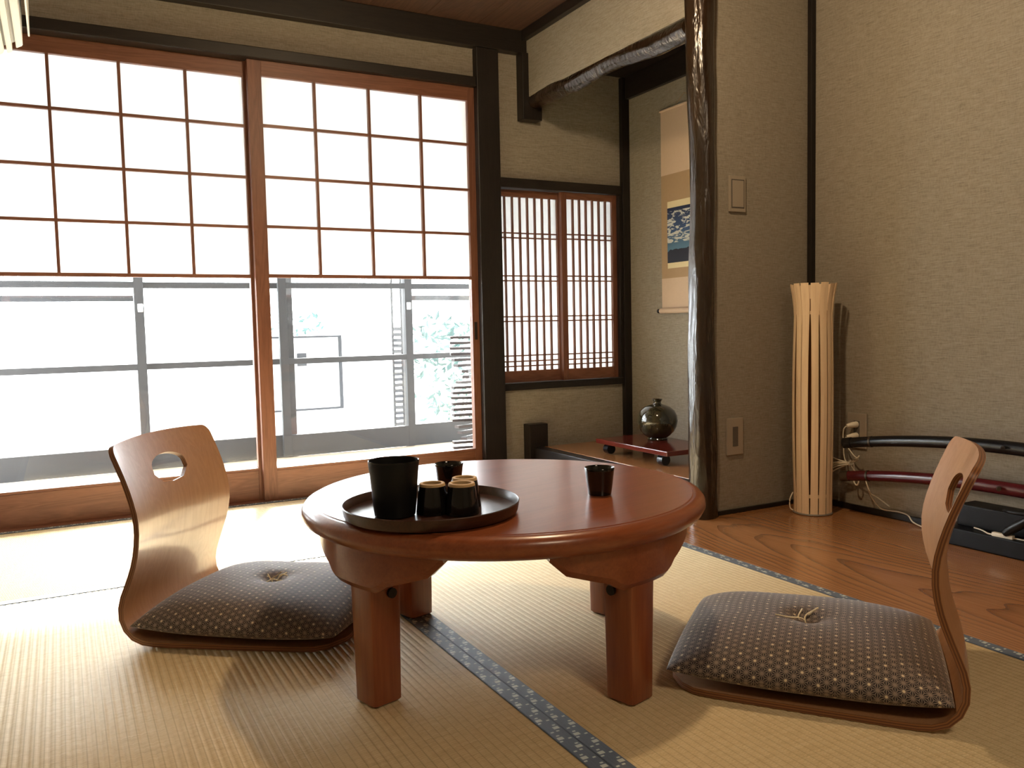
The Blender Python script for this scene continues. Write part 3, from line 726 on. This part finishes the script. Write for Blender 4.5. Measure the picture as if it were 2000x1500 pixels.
def cushion(base, ang, du, dv, drot, label, seed, tuft):
    c, s = math.cos(ang), math.sin(ang); x = base[0]+c*du-s*dv; y = base[1]+s*du+c*dv
    t = thing('floor_cushion', label, 'cushion', (x, y, .0145), ang+drot, 'patterned floor cushions on the chairs')
    link('cover', cushion_mesh(.237, .214, .094, seed), t)
    for pts in tuft: link('tuft_thread', tube('tuft_thread', [(p[0]*1.5, p[1]*1.5, (p[2]-.076)*1.2+.080) for p in pts], .0015, THREAD, 6, 5), t)
Z0 = .074
tuftL = [[(-.012, -.010, Z0), (-.004, 0, Z0+.004), (.006, .004, Z0), (.012, .001, Z0-.002)], [(-.014, .008, Z0), (0, -.001, Z0+.009), (.014, -.004, Z0+.022)],
         [(0, 0, Z0-.01), (.010, -.006, Z0+.004), (.020, -.010, Z0+.006)], [(0, 0, Z0-.01), (-.010, .004, Z0+.005), (-.018, .012, Z0+.010)],
         [(0, 0, Z0-.01), (.004, .008, Z0+.006), (.012, .018, Z0+.012)], [(.0, .0, Z0-.01), (.008, .004, Z0+.012), (.018, .008, Z0+.010)]]
Z1 = .074
tuftR = [[(0, 0, Z1-.012), (.004, -.008, Z1+.004), (-.004, -.020, Z1+.010), (-.012, -.012, Z1+.020), (-.010, -.002, Z1+.022), (-.002, -.006, Z1+.010)],
         [(0, 0, Z1-.012), (.006, .004, Z1+.006), (.024, .010, Z1+.009), (.040, .012, Z1+.012)], [(0, 0, Z1-.012), (.012, -.006, Z1+.002), (.008, -.022, Z1+.012)]]
cushion(pL, aL, .232, -.012, math.radians(-3), 'dark star-patterned cushion on the floor chair left of the table', 1, tuftL)
cushion(pR, aR, .222, .000, math.radians(2), 'dark star-patterned cushion with looped thread on the right floor chair', 2, tuftR)

# ------------------------------------------------------------------ floor lamp of veneer slats
t = thing('floor_lamp', 'tall cylindrical floor lamp of pale vertical wood slats in the corner', 'lamp', (2.335, 2.085, .0015), .35)
link('base', lathe('base', [(0, 0), (.066, 0), (.068, .002), (.066, .006), (0, .008)], plain('lamp_base_grey', (.25, .22, .18), .4), 48), t)
link('inner_tube', lathe('inner_tube', [(0, .008), (.02, .008), (.02, .70), (.012, .72), (.012, .76), (0, .76)], VENDK, 24), t)
for z in (.062, .705): link('hoop', lathe('hoop', [(.0595, z), (.0618, z), (.0618, z+.012), (.0595, z+.012), (.0595, z)], VENEER, 48), t)
rr = random.Random(5); NS = 14
for i in range(NS):
    a0 = 2*PI*i/NS + rr.uniform(-.022, .022); bm = bmesh.new(); rows = []; tw = rr.uniform(-.002, .002); bulge = rr.uniform(.002, .007)
    H_ = .812+rr.uniform(-.003, .002)
    for k in range(23):
        z = .004+(H_-.004)*k/22; q = z/.812
        r_ = .0628 + bulge*max(0, math.sin(PI*min(1, max(0, (z-.07)/.63)))) + (0 if z < .70 else .013*((z-.70)/.11)**1.6) + (.0012 if i % 2 else 0)
        wd = .0128 + (.0009 if z > .7 else 0) - .0012*max(0, math.sin(PI*q))
        ring_ = []
        for (sw, rr_) in ((-1, 0), (0, .0012), (1, 0), (1, -.0014), (0, -.0002), (-1, -.0014)):
            ring_.append(bm.verts.new((r_+rr_, sw*wd+tw*math.sin(PI*q), z)))
        rows.append(ring_)
    for k in range(22):
        for j in range(6): bm.faces.new((rows[k][j], rows[k][(j+1) % 6], rows[k+1][(j+1) % 6], rows[k+1][j]))
    bm.faces.new(rows[0]); bm.faces.new(rows[-1][::-1])
    link('slat', finish(bm, 'slat', VENEER), t, (0, 0, 0), (0, 0, a0))
link('lamp_cord', tube('lamp_cord', [(-.050, .052, .010), (-.056, .060, .02), (-.057, .060, .05), (-.050, .052, .075)], .0022, PLASTIC, 8, 5), t)

# ------------------------------------------------------------------ wall plates
def plate(name, label, cat, cx, cz, w_, h_, wall, kindp):
    if wall == 'y': t = thing(name, label, cat, (cx, 2.2355, cz), 0)
    else: t = thing(name, label, cat, (XR-.0005, cx, cz), -PI/2)
    box('cover_plate', -w_/2, w_/2, -.008, 0, -h_/2, h_/2, PLATE, t, .002)
    if kindp == 'switch':
        box('rocker', -.026, .026, -.0105, -.008, -.046, .046, PLATE, t, .001); box('frame', -.030, .030, -.009, -.0078, -.050, .050, PLATEDK, t, .0005)
    else: box('socket_insert', -.0125, .0125, -.0092, -.0078, -.035, .035, PLATEDK, t, .0008)
plate('light_switch', 'square champagne light switch plate on the narrow wall', 'switch', 2.118, 1.134, .076, .125, 'y', 'switch')
plate('wall_socket', 'champagne wall socket plate low on the narrow wall', 'socket', 2.103, .278, .077, .132, 'y', 'socket')
plate('wall_socket', 'champagne wall socket plate behind the white plugs', 'socket', 2.020, .290, .080, .125, 'x', 'socket')

# ------------------------------------------------------------------ cords with plugs
c = thing('power_cord', 'white power cord bundled in loops hanging from the right wall socket', 'cord', (0, 0, 0))
def cord(pts, nm='cord', parent=c, r=.0022): return link(nm, tube(nm, pts, r, PLASTIC, 8, 6), parent)
for yz in ((2.020, .312), (2.020, .272)):
    link('plug', tube('plug', [(XR-.009, yz[0], yz[1]), (XR-.022, yz[0]+.003, yz[1]), (XR-.040, yz[0]+.016, yz[1]-.004)], lambda q: .0115-.005*q*q, PLASTIC, 12, 4), c)
cord([(2.452, 2.036, .308), (2.448, 2.046, .298), (2.45, 2.052, .274), (2.45, 2.050, .236), (2.45, 2.046, .194), (2.446, 2.028, .178), (2.45, 1.996, .195), (2.45, 1.983, .207), (2.44, 1.99, .19), (2.43, 2.01, .18)])
cord([(2.452, 2.036, .268), (2.448, 2.044, .258), (2.45, 2.033, .234), (2.45, 2.005, .205), (2.45, 1.987, .194), (2.44, 2.0, .183)])
cord([(2.42, 2.000, .184), (2.42, 2.041, .187), (2.42, 2.081, .194), (2.42, 2.09, .178), (2.42, 2.074, .169), (2.42, 2.03, .181), (2.42, 2.000, .188)])
cord([(2.425, 2.004, .180), (2.42, 2.041, .174), (2.42, 2.081, .158), (2.42, 2.093, .144), (2.42, 2.081, .138), (2.42, 2.050, .155), (2.425, 2.000, .180)])
cord([(2.415, 2.000, .182), (2.41, 2.041, .181), (2.412, 2.085, .169), (2.41, 2.095, .155), (2.41, 2.078, .150), (2.412, 2.045, .166), (2.415, 2.000, .178)])
cord([(2.43, 2.01, .19), (2.435, 2.0, .165), (2.44, 1.987, .15), (2.44, 1.953, .137), (2.44, 1.945, .12), (2.44, 1.928, .087), (2.44, 1.897, .074), (2.44, 1.852, .052)])
cord([(2.44, 2.0, .19), (2.45, 2.004, .15), (2.45, 2.004, .113), (2.45, 1.991, .101), (2.45, 1.984, .12), (2.45, 1.990, .15)], r=.0028)
cord([(2.44, 1.945, .12), (2.45, 1.935, .075), (2.46, 1.918, .045), (2.465, 1.893, .030), (2.465, 1.839, .033), (2.465, 1.80, .028), (2.45, 1.768, .012), (2.43, 1.70, .0045), (2.40, 1.65, .0045), (2.36, 1.625, .0045)])
link('cord_tie', tube('cord_tie', [(2.43, 2.002, .190), (2.418, 2.000, .184), (2.42, 2.000, .176), (2.44, 2.003, .178)], .004, PLASTIC, 8, 3), c)
c2 = thing('switch_cord', 'white cord with inline rocker switch lying on the black sword stand', 'cord', (0, 0, 0))
cord([(2.372, 1.510, .0575), (2.362, 1.480, .0575), (2.345, 1.452, .0565), (2.343, 1.436, .0565)], 'cord', c2)
bm = bmesh.new(); bm_box(bm, -.0075, .0075, -.030, .030, -.006, .006, .003); link('inline_switch', finish(bm, 'inline_switch', PLASTIC, True, 40), c2, (2.347, 1.408, .0585), (0, 0, .03))
cord([(2.349, 1.380, .0565), (2.352, 1.35, .0565), (2.355, 1.30, .0565), (2.36, 1.2, .0565)], 'cord', c2)

# ------------------------------------------------------------------ swords on their stand
def scabbard(z, mat, ymax, capmat, bandy):
    pts = []
    for i in range(15):
        q = i/14; y = ymax-.78*q; pts.append((0, y, z + .050*math.sin(PI*min(1, q*.95))*1.0))
    return pts
def sword(name, label, ybase, z0, mat, cap, amp):
    t = thing(name, label, 'sword', (2.38, ybase, z0), 0, 'sheathed swords on the black stand')
    def zc(q): return amp*(1-(1-min(q*1.25, 2.0))**2)
    pts = [(0, -.72*i/12, zc(i/12)) for i in range(13)]
    link('scabbard', tube('scabbard', pts, lambda q: .0172+.0035*q, mat, 20, 3, flat=.72), t)
    link('end_cap', tube('end_cap', [(0, .004, pts[0][2]-.0008), (0, -.012, zc(.016)), (0, -.028, zc(.04))], .0186, cap, 20, 3, flat=.76), t)
    yb = .105/.72; link('cord_band', tube('cord_band', [(0, -.102, zc(.142)), (0, -.105, zc(.146)), (0, -.109, zc(.151))], .0192, BRASS, 20, 2, flat=.78), t)
    link('guard', tube('guard', [(0, -.722, zc(1.0)), (0, -.728, zc(1.01))], .036, BRASS, 28, 1), t)
    link('hilt', tube('hilt', [(0, -.728, zc(1.0)), (0, -.85, zc(1.15)), (0, -.97, zc(1.3))], .0165, BLACKLAC, 16, 4, flat=.8), t)
    link('cord_knob', tube('cord_knob', [(0, -.56, zc(.78)+.0), (-.022, -.565, zc(.78)+.002), (-.03, -.57, zc(.78))], .006, cap, 10, 3), t)
    return t
sword('sheathed_sword', 'black lacquered sheathed sword, upper one on the stand', 1.985, .258, BLACKLAC, BLACKLAC, .050)
sword('sheathed_sword', 'crimson lacquered sheathed sword, lower one on the stand', 1.995, .141, REDLAC, BRASS, .048)
t = thing('sword_stand', 'black lacquered two-tier sword stand at the right wall', 'stand', (2.40, 1.20, .0015))
box('plinth', -.066, .066, -.25, .40, 0, .052, BLACKMAT, t, .004)
box('back_box', -.02, .066, -.23, .37, .0525, .118, BLACKMAT, t, .004)
for yy in (.14, -.14):
    box('upright', .02, .05, yy-.015, yy+.015, .1185, .36, BLACKLAC, t, .003)
    for zz, zq in ((.163 if yy > 0 else .150), 0), ((.281 if yy > 0 else .268), 0):
        a = link('hook', tube('hook', [(.035, yy, zz-.012), (.0, yy, zz-.006), (-.025, yy, zz-.004), (-.048, yy, zz+.006), (-.056, yy, zz+.030)], .008, BLACKLAC, 10, 4), t)
link('braided_cord', tube('braided_cord', [(-.04, .216, .129), (-.06, .185, .131), (-.06, .14, .133), (-.06, .10, .137)], lambda q: .004+.004*q, MATTBLACK, 10, 5), t)
link('tassel', tube('tassel', [(-.06, .11, .141), (-.06, .14, .113), (-.06, .18, .083), (-.06, .20, .066)], lambda q: .006+.008*math.sin(q*2.6), MATTBLACK, 12, 5), t)

# ------------------------------------------------------------------ hanging scroll
SX = XR+.0395
t = thing('hanging_scroll', 'long beige hanging scroll with a blue picture in the alcove', 'scroll', (SX-.004, 2.99, 0.745))
MOUNT = plain('tan_silk_mounting', (.36, .25, .14), .8, .06, 80); PALE = plain('pale_peach_paper', (.56, .43, .31), .8, .04, 60); CREAMP = plain('cream_print_margin', (.66, .58, .36), .8, .03)
def print_mat():
    n = N('blue_printed_sky'); v = n.coord('Object', (1, 10, 38)); a = n.noise(v, 1.5, 4, .6, .8)
    tc = n.n('ShaderNodeTexCoord'); s = n.n('ShaderNodeSeparateXYZ'); n.link(tc.outputs['Object'], s.inputs[0])
    h = n.math('DIVIDE', n.math('SUBTRACT', s.outputs[2], .222), .256)
    sky = n.ramp(h, [(.1, (.10, .22, .30)), (.6, (.03, .07, .17)), (1.0, (.012, .02, .06))])
    cl = n.math('GREATER_THAN', a, .52); env = n.math('MULTIPLY', n.math('GREATER_THAN', h, .36), n.math('LESS_THAN', h, .93))
    c = n.mix(n.math('MULTIPLY', cl, env), sky, (.50, .53, .50))
    v2 = n.coord('Object', (1, 9, 3)); b_ = n.noise(v2, 1, 3); low = n.math('LESS_THAN', n.math('ADD', h, n.math('MULTIPLY', n.math('SUBTRACT', b_, .5), .25)), .24)
    n.color(n.mix(low, c, (.018, .022, .04))); n.set(Roughness=.8); return n.m
y0, y1 = -.185, .170
box('upper_panel', -.001, .0005, y0, y1, .630, .925, PALE, t, 0); box('mounting', -.001, .0005, y0, y1, .152, .630, MOUNT, t, 0); box('lower_panel', -.001, .0005, y0, y1, .0, .152, PALE, t, 0)
box('print_margin', -.0018, -.001, y0+.045, y1-.045, .197, .505, CREAMP, t, 0); box('print', -.0026, -.0018, y0+.045, y1-.045, .222, .475, print_mat(), t, 0)
link('top_rod', tube('top_rod', [(-.003, y0-.002, .928), (-.003, 0, .928), (-.003, y1+.002, .928)], .006, PALE, 10, 1), t)
link('bottom_roller', tube('bottom_roller', [(-.009, y0, 0), (-.009, 0, 0), (-.009, y1, 0)], .0125, PALE, 16, 1), t)
for s_ in (y0-.018, y1+.0): link('roller_knob', tube('roller_knob', [(-.009, s_, 0), (-.009, s_+.009, 0), (-.009, s_+.018, 0)], .0105, BLACKLAC, 14, 1), t)
link('hanging_cord', tube('hanging_cord', [(-.003, y0+.10, .930), (-.002, 0, .975), (-.003, y1-.10, .930)], .0015, MOUNT, 6, 1), t)

# ------------------------------------------------------------------ display stand and vase
t = thing('display_stand', 'low red-brown lacquer display stand with black rolled feet in the alcove', 'stand', (2.205, 2.815, .1195))
box('top_board', -.135, .140, -.245, .250, .044, .064, BROWNRED, t, .003)
for xx in (-.105, .110):
    for yy in (-.185, .190): link('foot', tube('foot', [(xx, yy-.016, .0225), (xx, yy, .0225), (xx, yy+.016, .0225)], .0218, BLACKLAC, 20, 1), t)
vm = lathe('vase', [(0, .002), (.038, .002), (.042, .0), (.044, .005), (.0415, .010), (.055, .020), (.072, .037), (.083, .058), (.0875, .082), (.084, .106), (.073, .127), (.055, .142), (.036, .150), (.021, .154), (.0165, .158), (.0160, .163), (.0205, .172), (.0225, .175), (.0215, .1765), (.0185, .175), (.014, .166), (.013, .158), (0, .150)], VASE, 72)
tag(link('round_vase', vm, None, (2.262, 2.872, .184)), 'round dark olive glazed vase with tiny neck on the display stand', 'vase')
